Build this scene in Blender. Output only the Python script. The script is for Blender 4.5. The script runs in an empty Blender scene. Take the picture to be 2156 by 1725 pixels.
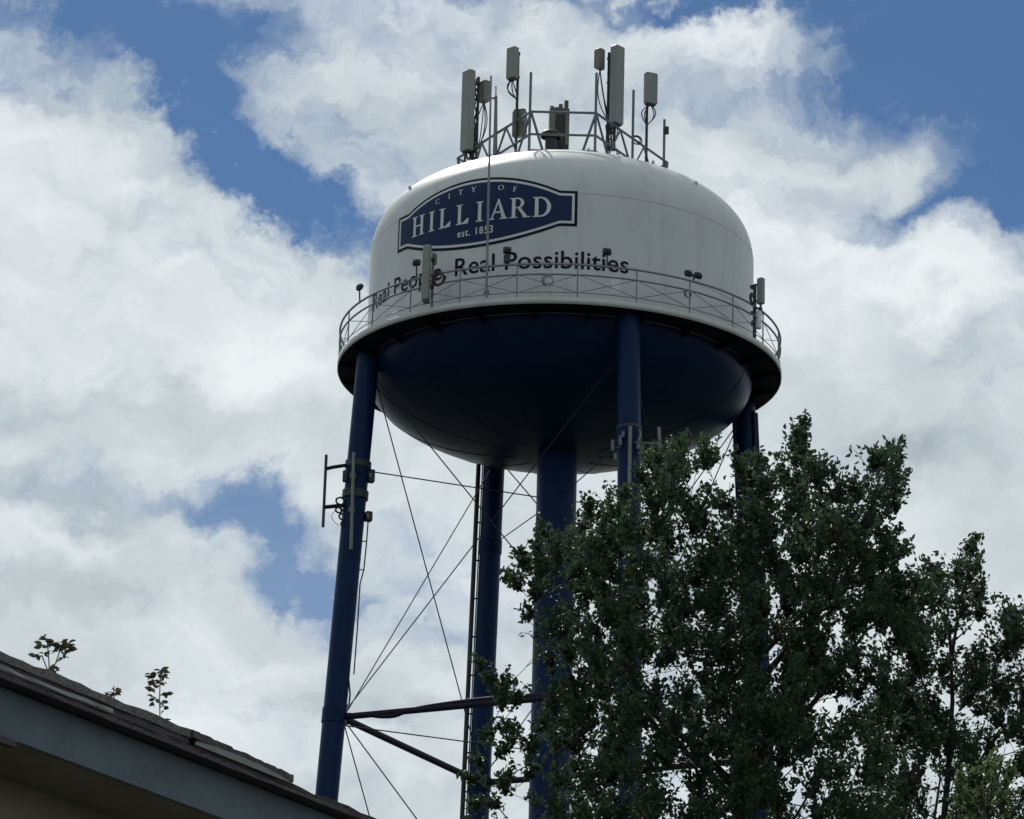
import bpy, bmesh, math, random
import numpy as np
from mathutils import Vector, Matrix
random.seed(7); rng = np.random.default_rng(7)
S = bpy.context.scene; C = S.collection
PI = math.pi; R_ = math.radians

# ------------------------------------------------------------------ camera, sky, sun, exposure
EYE = 1.6
FPX, VW, VH = 8495.7, 2156.0, 1725.0            # focal length and picture size, same units
pi_, ya_, ro_ = R_(17.9963), R_(.6928), R_(1.5274)
FW = Vector((-math.sin(ya_)*math.cos(pi_), math.cos(ya_)*math.cos(pi_), math.sin(pi_)))
RT = FW.cross(Vector((0, 0, 1))).normalized(); UP = RT.cross(FW)
RT, UP = math.cos(ro_)*RT + math.sin(ro_)*UP, -math.sin(ro_)*RT + math.cos(ro_)*UP
cd = bpy.data.cameras.new('camera'); cam = bpy.data.objects.new('camera', cd); C.objects.link(cam)
m3 = Matrix((RT, UP, -FW)).transposed()
cam.matrix_world = Matrix.Translation((0, 0, EYE)) @ m3.to_4x4()
cd.sensor_width = 36; cd.lens = 36*FPX/VW; cd.clip_start = .1; cd.clip_end = 6000
S.camera = cam

def ray(x, y): return FW + RT*((x-VW/2)/FPX) + UP*((VH/2-y)/FPX)
def at(x, y, Y):                                 # point seen at (x, y) lying Y metres north of the viewer
    d = ray(x, y); d = d*(Y/d.y); return Vector((d.x, d.y, d.z+EYE))
def atz(x, y, z):                                # the same at height z
    d = ray(x, y); d = d*((z-EYE)/d.z); return Vector((d.x, d.y, d.z+EYE))

SUN_EL, SUN_AZ = R_(46), R_(-16)
S.view_settings.view_transform = 'Standard'; S.view_settings.look = 'None'
S.view_settings.exposure = 0.0; S.view_settings.gamma = 1; S.view_settings.use_curve_mapping = False

w = bpy.data.worlds.new('World'); S.world = w; w.use_nodes = True
def sky_world():
    nt = w.node_tree; nt.nodes.clear(); L = nt.links
    N = lambda t, **k: _n(nt, t, k)
    out = N('ShaderNodeOutputWorld'); bg = N('ShaderNodeBackground'); bg.inputs[1].default_value = .1
    L.new(bg.outputs[0], out.inputs[0])
    sky = N('ShaderNodeTexSky'); sky.sky_type = 'NISHITA'; sky.sun_disc = False
    sky.sun_elevation = SUN_EL; sky.sun_rotation = SUN_AZ; sky.air_density = 1.0; sky.dust_density = .2; sky.ozone_density = 2.0
    tint = N('ShaderNodeMix', data_type='RGBA', blend_type='MULTIPLY'); tint.inputs[0].default_value = 1
    L.new(sky.outputs[0], tint.inputs[6]); tint.inputs[7].default_value = SKY_TINT
    tc = N('ShaderNodeTexCoord'); sep = N('ShaderNodeSeparateXYZ'); L.new(tc.outputs['Generated'], sep.inputs[0])
    def M(op, a, b=None, c=None, clamp=False):
        n = N('ShaderNodeMath', operation=op, use_clamp=clamp)
        for i, v in enumerate((a, b, c)):
            if v is None: continue
            if isinstance(v, (int, float)): n.inputs[i].default_value = v
            else: L.new(v, n.inputs[i])
        return n.outputs[0]
    az = M('ARCTAN2', sep.outputs[0], sep.outputs[1]); el = M('ARCSINE', sep.outputs[2])
    # angles scaled so that one unit is about a degree and a half of sky
    cx = M('MULTIPLY', az, 40*.95); cy = M('MULTIPLY', el, 40)
    comb = N('ShaderNodeCombineXYZ'); L.new(cx, comb.inputs[0]); L.new(cy, comb.inputs[1])
    P = comb.outputs[0]
    def V(op, a, b):
        n = N('ShaderNodeVectorMath', operation=op)
        for i, v in enumerate((a, b)):
            if isinstance(v, tuple): n.inputs[i].default_value = v
            else: L.new(v, n.inputs[i])
        return n.outputs[0] if op != 'DOT_PRODUCT' else n.outputs['Value']
    def noise(vec, scale, detail, rough, off=(0, 0, 0), color=False, dist=0.):
        n = N('ShaderNodeTexNoise'); n.inputs['Scale'].default_value = scale; n.inputs['Detail'].default_value = detail
        n.inputs['Roughness'].default_value = rough; n.inputs['Distortion'].default_value = dist
        L.new(V('ADD', vec, off), n.inputs['Vector'])
        return n.outputs['Color' if color else 'Fac']
    # wind-torn edges: bend the cloud field
    wv = V('SUBTRACT', noise(P, .55, 3, .55, (3, 7, 1), True), (.5, .5, .5))
    wv2 = V('SUBTRACT', noise(P, 1.9, 6, .68, (31, 2, 5), True), (.5, .5, .5))
    PW = V('ADD', P, V('MULTIPLY', wv, (1.7, 1.7, 0))); PW = V('ADD', PW, V('MULTIPLY', wv2, (.95, .95, 0)))
    st = N('ShaderNodeMapping'); st.inputs['Rotation'].default_value = (0, 0, R_(24)); st.inputs['Scale'].default_value = (.62, 1.15, 1); L.new(PW, st.inputs['Vector'])
    PS_ = st.outputs[0]
    def blob(px, py, rx, ry, rot, src):
        d = ray(px, py).normalized()
        c = (math.atan2(d.x, d.y)*40*.95, math.asin(d.z)*40, 0)
        mp = N('ShaderNodeMapping', vector_type='TEXTURE')
        mp.inputs['Location'].default_value = c; mp.inputs['Rotation'].default_value = (0, 0, R_(-rot))
        k = 40/FPX
        mp.inputs['Scale'].default_value = (rx*k, ry*k, 1)
        L.new(src, mp.inputs['Vector'])
        q = V('DOT_PRODUCT', mp.outputs[0], mp.outputs[0])
        return M('EXPONENT', M('MULTIPLY', q, -1.0))
    # gaps of blue, in degrees of sky round the tower
    D = None
    for (px, py, rx, ry, rot, a) in GAPS:
        t = M('MULTIPLY', blob(px, py, rx, ry, rot, PW), a); D = t if D is None else M('ADD', D, t)
    n1 = noise(PS_, .80, 7, .55, (11, 3, 2)); n2 = noise(PS_, 2.4, 7, .60, (5, 9, 4))
    far = M('MULTIPLY', M('SUBTRACT', M('ABSOLUTE', az), .2, clamp=True), 3.0, clamp=True)
    n3 = noise(P, .12, 3, .5, (2, 2, 8))
    dens = M('SUBTRACT', 1.28, D)
    dens = M('ADD', dens, M('MULTIPLY', M('SUBTRACT', n1, .5), 1.8)); dens = M('ADD', dens, M('MULTIPLY', M('SUBTRACT', n2, .5), 1.2))
    dens = M('SUBTRACT', dens, M('MULTIPLY', far, M('ADD', M('MULTIPLY', n3, -2.0), 1.45)))
    mr = N('ShaderNodeMapRange', interpolation_type='SMOOTHSTEP'); L.new(dens, mr.inputs[0])
    mr.inputs[1].default_value = -.22; mr.inputs[2].default_value = 1.42
    alpha = M('MULTIPLY', mr.outputs[0], .97); hz = N('ShaderNodeMapRange'); L.new(el, hz.inputs[0])
    hz.inputs[1].default_value = R_(13); hz.inputs[2].default_value = R_(20.5); hz.inputs[3].default_value = .26; hz.inputs[4].default_value = .02
    alpha = M('MAXIMUM', alpha, hz.outputs[0])
    # brightness of the cloud: broad light and dark areas plus billows shaded away from the sun
    b = None
    for (px, py, rx, ry, rot, a) in SHADES:
        t = M('MULTIPLY', blob(px, py, rx, ry, rot, PW), a); b = t if b is None else M('ADD', b, t)
    na = noise(PS_, .8, 5, .52, (1, 1, 0)); nb = noise(PS_, .8, 5, .52, (1.0, .6, 0))
    rel = M('MULTIPLY', M('SUBTRACT', na, nb), .5)
    br = M('ADD', M('ADD', b, CLOUD_BASE), rel)
    br = M('ADD', br, M('MULTIPLY', M('SUBTRACT', noise(P, .45, 4, .5, (8, 4, 4)), .5), .40))
    br = M('MINIMUM', M('MAXIMUM', br, .30), .90)
    br = M('MULTIPLY', br, 10.0)
    cr = N('ShaderNodeValToRGB'); L.new(M('DIVIDE', br, 10.0), cr.inputs[0])
    e = cr.color_ramp.elements
    e[0].position = .30; e[0].color = (.30*.84, .30*1.01, .30*1.12, 1); e[1].position = .90; e[1].color = (.90*.95, .90*1.01, .90*1.02, 1)
    e2 = e.new(.6); e2.color = (.6*.895, .6*1.01, .6*1.06, 1)
    sc = V('SCALE', cr.outputs[0], (0, 0, 0)); sc.node.inputs['Scale'].default_value = 10.0
    mix = N('ShaderNodeMix', data_type='RGBA'); L.new(alpha, mix.inputs[0]); L.new(tint.outputs[2], mix.inputs[6]); L.new(sc, mix.inputs[7])
    L.new(mix.outputs[2], bg.inputs[0])
def _n(nt, t, k):
    n = nt.nodes.new(t)
    for a, v in k.items(): setattr(n, a, v)
    return n
SKY_TINT = (.27, .405, .54, 1); CLOUD_BASE = .725
GAPS = [  # x, y, rx, ry, tilt, strength
    (330, 30, 600, 105, 0, 1.2), (430, 160, 220, 110, 0, .8), (505, 285, 390, 56, 38, 1.15), (690, 430, 170, 55, 32, .9),
    (2030, 90, 300, 190, 0, 1.35), (2130, 330, 160, 220, 0, 1.3), (1930, 455, 190, 55, -12, 1.2), (1500, -10, 620, 36, 0, 1.2), (1680, 30, 200, 50, 10, .7),
    (605, 1150, 190, 70, 38, .70), (490, 1085, 130, 40, 8, .5), (650, 1250, 60, 65, 0, .65), (560, 1040, 110, 50, 30, .35), (900, 1130, 110, 110, 0, .5), (930, 1350, 80, 90, 0, .45),
    (1090, 1230, 70, 90, 0, .4), (560, 1020, 70, 40, 0, .4), (700, 320, 290, 90, 20, .45), (1500, 250, 150, 80, 0, .45), (1640, 180, 120, 50, 0, .35), (2156, 60, 200, 200, 0, .6), (800, 250, 120, 40, 0, .25), (120, 170, 160, 70, 0, .4), (1800, 200, 130, 120, 0, .3), (1700, 420, 120, 60, 0, .25)]
SHADES = [(600, 740, 110, 110, 0, .16), (330, 620, 330, 110, 25, .12), (1180, 80, 420, 50, 5, .12), (1750, 560, 350, 60, 8, .12), (1950, 640, 220, 80, 0, .10),
    (130, 1060, 260, 60, 5, -.24), (300, 830, 200, 70, 0, -.10), (120, 1260, 260, 70, 0, -.20), (650, 1480, 260, 50, 10, -.13), (1950, 960, 250, 130, 0, -.12), (2000, 760, 200, 60, 10, -.05),
    (560, 870, 300, 60, 20, -.05), (450, 1420, 200, 90, 0, .08)]
sky_world()
sl = bpy.data.lights.new('sun', 'SUN'); sl.energy = 3.0; sl.angle = R_(.6); sl.color = (1, .955, .88)
so = bpy.data.objects.new('sun', sl); C.objects.link(so)
sd = Vector((math.cos(SUN_EL)*math.sin(SUN_AZ), math.cos(SUN_EL)*math.cos(SUN_AZ), math.sin(SUN_EL)))
so.rotation_euler = (-sd).to_track_quat('-Z', 'Y').to_euler(); so.location = sd*200

# ------------------------------------------------------------------ materials
def mat(name, col, rough=.6, metal=0., var=.12, vscale=3., bump=.0, bscale=20., spec=.5, stretch=(1, 1, 1), dirt=None):
    m = bpy.data.materials.new(name); m.use_nodes = True; nt = m.node_tree; L = nt.links
    b = nt.nodes['Principled BSDF']; b.inputs['Roughness'].default_value = rough; b.inputs['Metallic'].default_value = metal
    b.inputs['Specular IOR Level'].default_value = spec
    tc = nt.nodes.new('ShaderNodeTexCoord'); mp = nt.nodes.new('ShaderNodeMapping'); mp.inputs['Scale'].default_value = stretch
    L.new(tc.outputs['Object'], mp.inputs[0])
    no = nt.nodes.new('ShaderNodeTexNoise'); no.inputs['Scale'].default_value = vscale; no.inputs['Detail'].default_value = 6; no.inputs['Roughness'].default_value = .65
    L.new(mp.outputs[0], no.inputs['Vector'])
    r = nt.nodes.new('ShaderNodeValToRGB'); e = r.color_ramp.elements
    e[0].position = .3; e[1].position = .7
    e[0].color = tuple(c*(1-var) for c in col)+(1,); e[1].color = tuple(min(1, c*(1+var)) for c in col)+(1,)
    L.new(no.outputs['Fac'], r.inputs[0]); last = r.outputs[0]
    if dirt:
        dcol, dscale, dstr, lo, hi, amt = dirt
        mp2 = nt.nodes.new('ShaderNodeMapping'); mp2.inputs['Scale'].default_value = dstr; L.new(tc.outputs['Object'], mp2.inputs[0])
        n2 = nt.nodes.new('ShaderNodeTexNoise'); n2.inputs['Scale'].default_value = dscale; n2.inputs['Detail'].default_value = 7; n2.inputs['Roughness'].default_value = .7
        L.new(mp2.outputs[0], n2.inputs['Vector'])
        mr = nt.nodes.new('ShaderNodeMapRange'); mr.inputs[1].default_value = lo; mr.inputs[2].default_value = hi; mr.inputs[4].default_value = amt
        L.new(n2.outputs['Fac'], mr.inputs[0])
        mx = nt.nodes.new('ShaderNodeMix'); mx.data_type = 'RGBA'; mx.inputs[7].default_value = dcol+(1,)
        L.new(mr.outputs[0], mx.inputs[0]); L.new(last, mx.inputs[6]); last = mx.outputs[2]
    L.new(last, b.inputs['Base Color'])
    if bump:
        n3 = nt.nodes.new('ShaderNodeTexNoise'); n3.inputs['Scale'].default_value = bscale; n3.inputs['Detail'].default_value = 5
        L.new(mp.outputs[0], n3.inputs['Vector'])
        bp = nt.nodes.new('ShaderNodeBump'); bp.inputs['Strength'].default_value = bump; bp.inputs['Distance'].default_value = .02
        L.new(n3.outputs['Fac'], bp.inputs['Height']); L.new(bp.outputs[0], b.inputs['Normal'])
    return m
def leaf_mat(name, c0, c1, c2, trans=.25):
    m = bpy.data.materials.new(name); m.use_nodes = True; nt = m.node_tree; L = nt.links; nt.nodes.clear()
    out = nt.nodes.new('ShaderNodeOutputMaterial'); g = nt.nodes.new('ShaderNodeNewGeometry')
    r = nt.nodes.new('ShaderNodeValToRGB'); e = r.color_ramp.elements
    e[0].position = 0; e[0].color = c0+(1,); e[1].position = 1; e[1].color = c2+(1,); x = e.new(.6); x.color = c1+(1,)
    L.new(g.outputs['Random Per Island'], r.inputs[0])
    b = nt.nodes.new('ShaderNodeBsdfPrincipled'); b.inputs['Roughness'].default_value = .5; b.inputs['Specular IOR Level'].default_value = .2
    L.new(r.outputs[0], b.inputs['Base Color'])
    t = nt.nodes.new('ShaderNodeBsdfTranslucent'); L.new(r.outputs[0], t.inputs[0])
    mx = nt.nodes.new('ShaderNodeMixShader'); mx.inputs[0].default_value = trans
    L.new(b.outputs[0], mx.inputs[1]); L.new(t.outputs[0], mx.inputs[2]); L.new(mx.outputs[0], out.inputs[0])
    return m
M = dict(
    white=mat('tank_white_paint', (.55, .575, .565), .42, var=.05, vscale=.5, bump=.06, bscale=1.6, dirt=((.36, .37, .31), 1.6, (1, 1, .16), .47, .82, .62)),
    rim=mat('balcony_white_paint', (.47, .48, .46), .5, var=.1, vscale=1.5, dirt=((.28, .25, .2), 3, (1, 1, 1), .55, .8, .5)),
    navy=mat('navy_gloss_paint', (.0035, .017, .056), .36, var=.2, vscale=.8, spec=.09, bump=.05, bscale=1.2),
    legblue=mat('leg_blue_paint', (.0014, .017, .066), .40, var=.15, vscale=1., spec=.13),
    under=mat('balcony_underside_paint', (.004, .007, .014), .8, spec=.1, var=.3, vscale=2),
    strut=mat('strut_plum_paint', (.015, .012, .028), .6, spec=.2, var=.25, vscale=3),
    rod=mat('rod_blue_grey', (.016, .030, .050), .6, spec=.15, var=.2),
    galv=mat('galvanised_steel', (.13, .15, .175), .5, .35, var=.2, vscale=6),
    rail=mat('rail_grey_paint', (.19, .21, .23), .5, .1, var=.2, vscale=4),
    panel=mat('antenna_radome', (.215, .228, .205), .5, var=.06, vscale=1.5),
    radio=mat('radio_unit_grey', (.17, .165, .135), .55, var=.15, vscale=4),
    dark=mat('dark_hardware', (.020, .022, .024), .5, var=.3, vscale=8),
    lens=mat('floodlight_black', (.012, .014, .02), .3, var=.2),
    cable=mat('black_cable', (.018, .018, .02), .55, var=.2),
    whip=mat('whip_fibreglass', (.17, .185, .17), .5, var=.1),
    cab=mat('cabinet_green_grey', (.075, .085, .06), .6, var=.3, vscale=4),
    signblue=mat('sign_blue', (.010, .026, .078), .5, spec=.15, var=.12, vscale=2),
    signdark=mat('sign_dark_outline', (.004, .008, .020), .5, spec=.1, var=.15),
    signwhite=mat('sign_white', (.58, .60, .60), .45, var=.05),
    patch=mat('fresh_white_paint', (.66, .67, .65), .45, var=.04),
    fascia=mat('fascia_slate_paint', (.068, .100, .122), .6, var=.22, vscale=5, bump=.25, bscale=45, stretch=(1, 1, 1), dirt=((.04, .05, .05), 9, (1, 1, 1), .58, .75, .6)),
    soffit=mat('soffit_brown', (.19, .18, .15), .75, var=.2, vscale=5),
    wall=mat('tan_siding', (.26, .205, .15), .75, var=.15, vscale=4, bump=.3, bscale=30),
    shingle=mat('asphalt_shingle', (.070, .062, .050), .9, var=.45, vscale=30, bump=.9, bscale=120, dirt=((.035, .035, .02), 6, (1, 1, 1), .5, .7, .7)),
    shingle2=mat('weathered_shingle', (.17, .165, .15), .9, var=.35, vscale=40, bump=.9, bscale=120, dirt=((.06, .06, .045), 8, (1, 1, 1), .5, .75, .7)),
    drip=mat('drip_edge_dark', (.035, .022, .030), .6, var=.3, vscale=12, bump=.5, bscale=60),
    felt=mat('pale_underlay', (.25, .25, .24), .8, var=.1, vscale=10),
    bark=mat('bark', (.022, .020, .017), .9, var=.35, vscale=12, bump=.8, bscale=30, stretch=(1, 1, .3)),
    stem=mat('seedling_stem', (.22, .20, .17), .7, var=.2),
    grass=mat('lawn', (.046, .050, .034), .95, var=.35, vscale=.35, bump=.5, bscale=8),
    concrete=mat('concrete', (.33, .32, .30), .9, var=.15),
    leaf=leaf_mat('leaf_dark_green', (.030, .060, .034), (.048, .086, .046), (.085, .122, .060), .38),
    leafolive=leaf_mat('leaf_olive_green', (.034, .058, .032), (.054, .084, .044), (.085, .108, .054), .34),
    leafbright=leaf_mat('leaf_yellow_green', (.070, .105, .040), (.11, .145, .06), (.15, .175, .08), .4),
    leafseed=leaf_mat('leaf_seedling', (.045, .045, .030), (.075, .065, .042), (.11, .095, .06), .3),
)

# ------------------------------------------------------------------ mesh helpers
class MB:
    def __init__(s): s.v = []; s.f = []; s.sm = []
    def add(s, vs, fs, smooth=False):
        o = len(s.v); s.v += [tuple(v) for v in vs]; s.f += [tuple(i+o for i in f) for f in fs]; s.sm += [smooth]*len(fs); return s
    def box(s, c, size, rz=0, ax=None, bev=0.):
        if ax is None: ax = (Vector((math.cos(rz), math.sin(rz), 0)), Vector((-math.sin(rz), math.cos(rz), 0)), Vector((0, 0, 1)))
        c = Vector(c); hx, hy, hz = (q/2 for q in size)
        if bev <= 0:
            vs = [c+ax[0]*(a*hx)+ax[1]*(b*hy)+ax[2]*(d*hz) for d in (-1, 1) for b in (-1, 1) for a in (-1, 1)]
            return s.add(vs, [(0, 2, 3, 1), (4, 5, 7, 6), (0, 1, 5, 4), (2, 6, 7, 3), (0, 4, 6, 2), (1, 3, 7, 5)])
        # chamfered plan, chamfered ends
        b_ = min(bev, hx*.6, hy*.6)
        plan = [(-hx+b_, -hy), (hx-b_, -hy), (hx, -hy+b_), (hx, hy-b_), (hx-b_, hy), (-hx+b_, hy), (-hx, hy-b_), (-hx, -hy+b_)]
        vs = []
        for z, k in ((-hz, 1-b_/max(hx, hy)), (-hz+b_, 1), (hz-b_, 1), (hz, 1-b_/max(hx, hy))):
            vs += [c+ax[0]*(x*k)+ax[1]*(y*k)+ax[2]*z for x, y in plan]
        fs = [tuple(range(7, -1, -1)), tuple(range(24, 32))]
        for l in range(3):
            for i in range(8): fs.append((l*8+i, l*8+(i+1) % 8, l*8+8+(i+1) % 8, l*8+8+i))
        return s.add(vs, fs)
    def tube(s, pts, r, n=8, cap=True):
        pts = [Vector(p) for p in pts]; k = len(pts); rs = r if isinstance(r, (list, tuple)) else [r]*k
        t = (pts[1]-pts[0]).normalized(); a = t.orthogonal().normalized(); vs = []
        for i, p in enumerate(pts):
            tt = (pts[min(i+1, k-1)]-pts[max(i-1, 0)])
            tt = tt.normalized() if tt.length > 1e-9 else t
            a = (a-tt*a.dot(tt)); a = a.normalized() if a.length > 1e-6 else tt.orthogonal().normalized(); b = tt.cross(a)
            vs += [p+(a*math.cos(2*PI*j/n)+b*math.sin(2*PI*j/n))*rs[i] for j in range(n)]
        fs = [(i*n+j, i*n+(j+1) % n, (i+1)*n+(j+1) % n, (i+1)*n+j) for i in range(k-1) for j in range(n)]
        s.add(vs, fs, n > 5)
        if cap:
            s.add(vs[:n], [tuple(range(n-1, -1, -1))]); s.add(vs[-n:], [tuple(range(n))])
        return s
    def lathe(s, prof, n=128, c=(0, 0, 0)):
        vs = []; fs = []; k = len(prof)
        for r, z in prof:
            vs += [(c[0]+r*math.sin(2*PI*j/n), c[1]-r*math.cos(2*PI*j/n), c[2]+z) for j in range(n)]
        for i in range(k-1):
            for j in range(n): fs.append((i*n+j, i*n+(j+1) % n, (i+1)*n+(j+1) % n, (i+1)*n+j))
        return s.add(vs, fs, True)
    def build(s, name, m, parent=None, label=None):
        me = bpy.data.meshes.new(name); me.from_pydata(s.v, [], s.f); me.materials.append(m)
        me.polygons.foreach_set('use_smooth', s.sm); me.update()
        o = bpy.data.objects.new(name, me); C.objects.link(o)
        if parent is not None:
            o.parent = parent; top = parent
            off = Vector((0, 0, 0))
            while top is not None: off += top.location; top = top.parent
            me.transform(Matrix.Translation(-off))
        if label: o['label'] = label
        return o
def thing(name, label, cat, loc=(0, 0, 0), group=None):
    o = bpy.data.objects.new(name, None); C.objects.link(o); o.location = loc; o.empty_display_size = .3
    o['label'] = label; o['category'] = cat
    if group: o['group'] = group
    return o
def struct(o, kind='structure'): o['kind'] = kind; return o
def arc(p0, p1, sag, n=8, d=Vector((0, 0, -1))):
    p0, p1 = Vector(p0), Vector(p1)
    return [p0.lerp(p1, t/n)+d*(sag*4*(t/n)*(1-t/n)) for t in range(n+1)]
def loop(c, r, ax1, ax2, n=14):
    c = Vector(c); return [c+(Vector(ax1)*math.cos(2*PI*i/n)+Vector(ax2)*math.sin(2*PI*i/n))*r for i in range(n+1)]

# ------------------------------------------------------------------ ground
g = MB()
rings = [0, 20, 60, 150, 400, 1200, 3000]
g.lathe([(max(r, .01), 0.) for r in reversed(rings)], 64)
struct(g.build('ground', M['grass']))

# ------------------------------------------------------------------ water tower
D, HB = 118.774, 39.667+EYE                       # tower axis distance, balcony height
TR, RC, BD = 6.0, 6.875, 2.557
AX = Vector((0, D, HB))
tower = thing('water_tower', 'white and navy municipal water tower on four blue legs', 'water tower', (0, D, 0))
prof_raw = [(7.5, 0), (7.5, 1.5), (7.5, 3.0), (7.5, 4.2), (7.49, 4.75), (7.42, 5.3), (7.2, 5.9), (6.78, 6.45), (6.2, 6.9), (5.5, 7.27), (4.7, 7.62), (3.87, 7.95), (2.9, 8.27), (1.95, 8.51), (1., 8.68), (.02, 8.75)]
def spline(pts, sub):
    out = []; n = len(pts)
    for i in range(n-1):
        p0, p1, p2, p3 = pts[max(i-1, 0)], pts[i], pts[i+1], pts[min(i+2, n-1)]
        for s in range(sub):
            t = s/sub
            out.append(tuple(.5*((2*b)+(-a+c)*t+(2*a-5*b+4*c-d)*t*t+(-a+3*b-3*c+d)*t**3) for a, b, c, d in zip(p0, p1, p2, p3)))
    return out+[pts[-1]]
PROF = [(r*.8, z*.8) for r, z in prof_raw]
PS = PROF[:3]+spline(PROF[3:], 4)
PZ = np.array([z for r, z in PS]); PR = np.array([r for r, z in PS])
def radius(z): return float(np.interp(z, PZ, PR))
def dome_z(r): return float(np.interp(-r, -PR[::1], PZ)) if r < 6 else 0.
def wrap(a, z, off=0.):                           # a degrees round from the viewer's side, z above balcony
    r = radius(z)+off; a = R_(a); return Vector((r*math.sin(a), D-r*math.cos(a), HB+z))
mb = MB().lathe(PS, 160, AX); mb.build('tank', M['white'], tower, 'white painted steel tank with a domed roof')
for z in (3.84, 1.62):
    MB().lathe([(radius(z-.028)+.001, z-.028), (radius(z)+.007, z-.018), (radius(z)+.007, z+.018), (radius(z+.028)+.001, z+.028)], 160, AX).build('weld_seam', M['rim'], tower)
bp = [(TR*math.cos(t), -BD*math.sin(t)) for t in np.linspace(0, PI/2-.01, 40)]
MB().lathe(bp[::-1], 160, AX).build('bowl', M['navy'], tower, 'dark navy bowl under the tank')
for k in range(12):
    a = R_(11+30*k); t_ = np.linspace(.12, 1.35, 24)
    MB().tube([AX+Vector((TR*math.cos(q)*math.sin(a), -TR*math.cos(q)*math.cos(a), -BD*math.sin(q))) for q in t_], .014, 6, False).build('bowl_seam', M['navy'], tower)
# balcony
bal = MB().lathe([(TR-.02, .05), (RC-.02, .05), (RC-.02, .0), (RC+.012, .0), (RC+.012, .20), (RC-.02, .20), (RC-.02, .09), (TR-.02, .09)], 160, AX).build('balcony', M['rim'], tower)
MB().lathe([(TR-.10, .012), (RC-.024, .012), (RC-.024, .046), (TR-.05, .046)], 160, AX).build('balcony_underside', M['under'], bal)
for k in range(24):
    a = R_(7.5+15*k); u = Vector((math.sin(a), -math.cos(a), 0)); v = Vector((math.cos(a), math.sin(a), 0))*.012
    q = [AX+u*(5.90)+Vector((0, 0, .01)), AX+u*(RC-.04)+Vector((0, 0, .01)), AX+u*(RC-.04)+Vector((0, 0, -.05)), AX+u*(5.97)+Vector((0, 0, -.26))]
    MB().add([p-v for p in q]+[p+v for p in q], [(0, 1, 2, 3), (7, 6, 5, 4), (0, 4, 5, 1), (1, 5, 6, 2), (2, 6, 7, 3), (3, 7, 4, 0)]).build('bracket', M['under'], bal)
railing = MB()
def ringpts(r, z, n=128): return [AX+Vector((r*math.sin(2*PI*i/n), -r*math.cos(2*PI*i/n), z)) for i in range(n+1)]
RR = RC-.03
railing.tube(ringpts(RR, 1.24), .034, 8, False); railing = railing.build('balcony_railing', M['rail'], tower)
MB().tube(ringpts(RR, .92), .030, 8, False).build('mid_rail', M['rail'], railing)
MB().tube(ringpts(RR, .36), .014, 6, False).build('toe_rail', M['rail'], railing)
NP = 24
def rp(a, z, r=RR): a = R_(a); return AX+Vector((r*math.sin(a), -r*math.cos(a), z))
for k in range(NP):
    a0 = 4+360/NP*k; a1 = a0+360/NP; am = (a0+a1)/2
    MB().tube([rp(a0, .2), rp(a0, 1.24)], .022, 6).build('railing_post', M['rail'], railing)
    b = MB(); b.tube([rp(a0, .36, RR-.02), rp(a1, .92, RR-.02)], .012, 5).tube([rp(a1, .36, RR+.02), rp(a0, .92, RR+.02)], .012, 5)
    b.build('lattice_brace', M['rail'], railing)
# legs, riser, struts and rods
RL, TH, BAT = 6.172, 19.09, .0553
def legp(k, z, dr=0, da=0):
    a = R_(TH+90*k+da); r = RL-BAT*z+dr; return Vector((r*math.sin(a), D-r*math.cos(a), HB+z))
legs = []
for k in range(4):
    l = MB().tube([legp(k, z) for z in (-.02, -10, -25, -HB+.35)], .345, 28).build('leg', M['legblue'], tower); legs.append(l)
    for z in (-3.79, -11.49, -23.5):
        MB().tube([legp(k, z-.22), legp(k, z+.22)], .375, 28).build('gusset_band', M['navy'], l)
    for z in (-6.6, -17.2, -29.8):
        MB().tube([legp(k, z-.018), legp(k, z+.018)], .352, 28).build('weld_ring', M['legblue'], l)
    MB().box(legp(k, -HB+.17), (1.6, 1.6, .34), R_(TH+90*k)).build('footing', M['concrete'], l)
MB().tube([AX+Vector((0, 0, z)) for z in (-BD+.25, -BD-.2, -20, -HB)], [.56, .617, .617, .617], 40).build('riser', M['legblue'], tower, 'wide central riser pipe under the bowl')
ZT, ZS, ZS2 = -3.79, -11.49, -23.5
for k in range(4):
    for z in (ZS, ZS2):
        MB().tube([legp(k, z, -.2), legp(k+1, z, -.2)], .105, 14).build('strut', M['strut'], tower)
    for (za, zb) in ((-.9, ZS+.15), (ZS-.15, ZS2+.15), (ZS2-.15, -HB+1)):
        MB().tube([legp(k, za, -.36), legp(k+1, zb, -.36)], .019, 6).build('brace_rod', M['rod'], tower)
        MB().tube([legp(k+1, za, -.30), legp(k, zb, -.30)], .019, 6).build('brace_rod', M['rod'], tower)
    for z in (ZT, ZS-.25):
        MB().tube([legp(k, z, -.3), AX+Vector((0, 0, z-.18))], .019, 6).build('tie_rod', M['rod'], tower)
# lashed cables sagging off the front strut
a_, b_ = legp(3, ZS, -.2), legp(4, ZS, -.2)
pts = [a_.lerp(b_, t)+Vector((0, -.03, o)) for t, o in ((.02, .03), (.10, -.02), (.14, -.09), (.19, -.12), (.23, -.03), (.30, .05), (.40, .10), (.50, .12), (.62, .11), (.75, .08), (.9, .06))]
MB().tube(spline([tuple(p) for p in pts], 3), .075, 8).build('cable_bundle', M['strut'], tower)
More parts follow.
